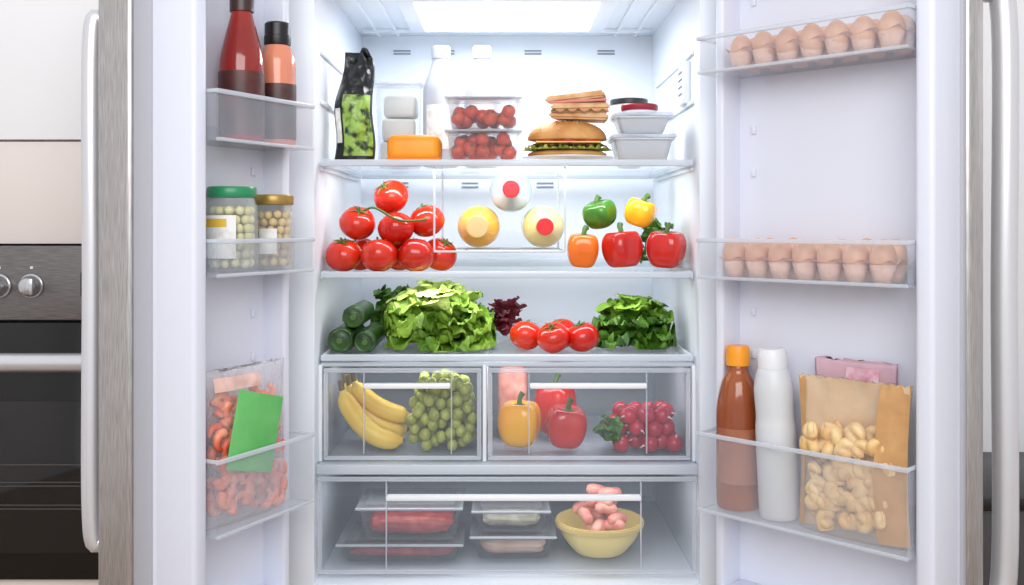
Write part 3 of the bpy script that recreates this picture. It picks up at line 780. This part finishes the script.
bottle('syrup_bottle', (x,y,.7295), [(.001,0),(.036,0),(.040,.006),(.040,.165),(.039,.19),(.030,.232),(.019,.25),(.018,.265),(.001,.265)], M_OIL,
  [(.001,.262),(.0215,.262),(.0215,.290),(.019,.298),(.001,.298)], M_OCAP, (.0407,-2.8,-.9,.05,.15), mat('syrup_label',(176,112,82),.5,col2=(160,92,66),nscale=20))
x, y = rd(.138,.040)
bottle('yogurt_drink_bottle', (x,y,.7310), [(.001,0),(.033,0),(.036,.006),(.036,.155),(.033,.18),(.034,.20),(.035,.235),(.028,.262),(.022,.27),(.001,.27)], M_WHITEBTL,
  [(.001,.266),(.0255,.266),(.0255,.294),(.022,.300),(.001,.300)], M_WHITE, ry=-.05)
x, y = rd(.283,.026)
PW = (.200,.262,.058)
e = empty('tortellini_bag', (x,y,.7295), RPHI)
part(e, 'film', pouch_vf(*PW,5,.007), mat('bag_film2', (246,236,222), .12, alpha=.10, alpha_edge=.5, bump=.8, bscale=30), smooth=180)
part(e, 'kraft_side_strips', merge([front_patch(*PW,.50,.99,.02,1,5,.007,.0015), front_patch(*PW,-.99,-.86,.02,1,5,.007,.0015)]), M_KRAFT, smooth=180)
part(e, 'kraft_rear', front_patch(*PW,-.97,.97,.02,1,5,.007,-.004,sgn=1), M_KRAFTL, smooth=180)
random.seed(17); S = []
def tort(c, rot, k):
    # folded parcel: fat crescent wrapped round, pinched overlap at the bottom, pointed pasta collar on top
    arc = [2.5*pi/2+ (t/14)*2*pi*.92 - .12 for t in range(15)]
    ring = tube([(.0088*cos(t), .0018*sin(t*2), .0088*sin(t)) for t in arc], lambda t: .0042+.0052*sin(pi*t)**.7, 12)
    belly = ell(.0075,.0050,.0075,(0,0,0),12,8)
    collar = blob(lambda a,q: Vector((.0150*sin(q)*cos(a)*(1-.55*cos(q)), .0040*sin(q)*sin(a)+.0025*cos(3*a)*sin(q), .012+.012*cos(q))), 16, 8)
    return xf(merge([ring, belly, collar]), c, rot, (k,k,k))
pos = []; tries = 0
while len(pos) < 56 and tries < 30000:
    tries += 1
    p = Vector((random.uniform(-.074,.055), random.choice((-.013,.010)), random.uniform(.026,.178)))
    if p.z > .14 and random.random() < .6: continue
    if all((p-q).length > .0245 for q in pos): pos.append(p)
for p in pos: S.append(tort(p, (random.uniform(-.5,.5), random.uniform(0,6.3), random.uniform(-.6,.6)), random.uniform(1.0,1.15)))
part(e, 'tortellini', merge(S), M_PASTA, smooth=180)
x, y = rd(.262,.074)
e = empty('cold_cuts_bag', (x,y,.7295), RPHI)
part(e, 'film', pouch_vf(.15,.288,.012,25,.003), M_PINKBAG, smooth=180)
part(e, 'print', front_patch(.15,.288,.012,-.2,.6,.80,.96,25,.003,.002), mat('bag_print',(214,130,160),.4,col2=(240,220,226),nscale=40), smooth=180)

# ------------------------------------------------------------------ lights
def area(name, loc, size, power, rot=(0,0,0), col=(1,1,1), sy=None):
    l = bpy.data.lights.new(name, 'AREA'); l.energy = power; l.size = size; l.color = col
    if sy: l.shape = 'RECTANGLE'; l.size_y = sy
    o = bpy.data.objects.new(name, l); COL.objects.link(o); o.location = loc; o.rotation_euler = rot; return o
def aim(o, t): o.rotation_euler = (Vector(t)-o.location).to_track_quat('-Z','Y').to_euler()
k = area('room_fill_light', (.0,-2.9,2.3), 2.2, 46, col=(1,.985,.97), sy=1.2); aim(k, (0,0,1.1))  # added soft fill behind and above the camera, not a lamp of the room
area('fridge_ceiling_lamp_light', (0,.24,1.718), .34, 3.0, (0,0,0), (.95,.98,1), .26)
k = area('under_shelf_fill_light', (0,.035,1.364), .6, 1.1, (radians(35),0,0), (.94,.98,1), .02)  # added fill under the upper shelf, no fitting there, brightens the middle shelf
k = area('under_shelf_fill_light', (0,.035,1.140), .6, .75, (radians(30),0,0), (.94,.98,1), .02)  # second added fill below the middle shelf, brightens the lower shelf
k = area('crisper_fill_light', (0,.10,.9635), .66, .55, (radians(20),0,0), (.97,.985,1), .03)  # added fill that lifts the dark crispers, the fridge has no lamp here
k = area('drawer_fill_light', (0,.02,.7555), .66, .50, (radians(10),0,0), (.97,.985,1), .03)  # invented light to brighten the meat drawer, no real lamp
w = bpy.data.worlds.new('World'); scene.world = w; w.use_nodes = True
w.node_tree.nodes['Background'].inputs[0].default_value = (.94,.96,1.0,1); w.node_tree.nodes['Background'].inputs[1].default_value = .88

# ------------------------------------------------------------------ camera
cam = bpy.data.cameras.new('camera'); co = bpy.data.objects.new('camera', cam); COL.objects.link(co)
co.location = (0,-CAMD,EYE); co.rotation_euler = (pi/2,0,0)
cam.sensor_width = 36; cam.lens = 1000/1024*36
cam.shift_x = (512-507)/1024; cam.shift_y = -(292.5-225)/1024
cam.clip_start = .05
scene.camera = co
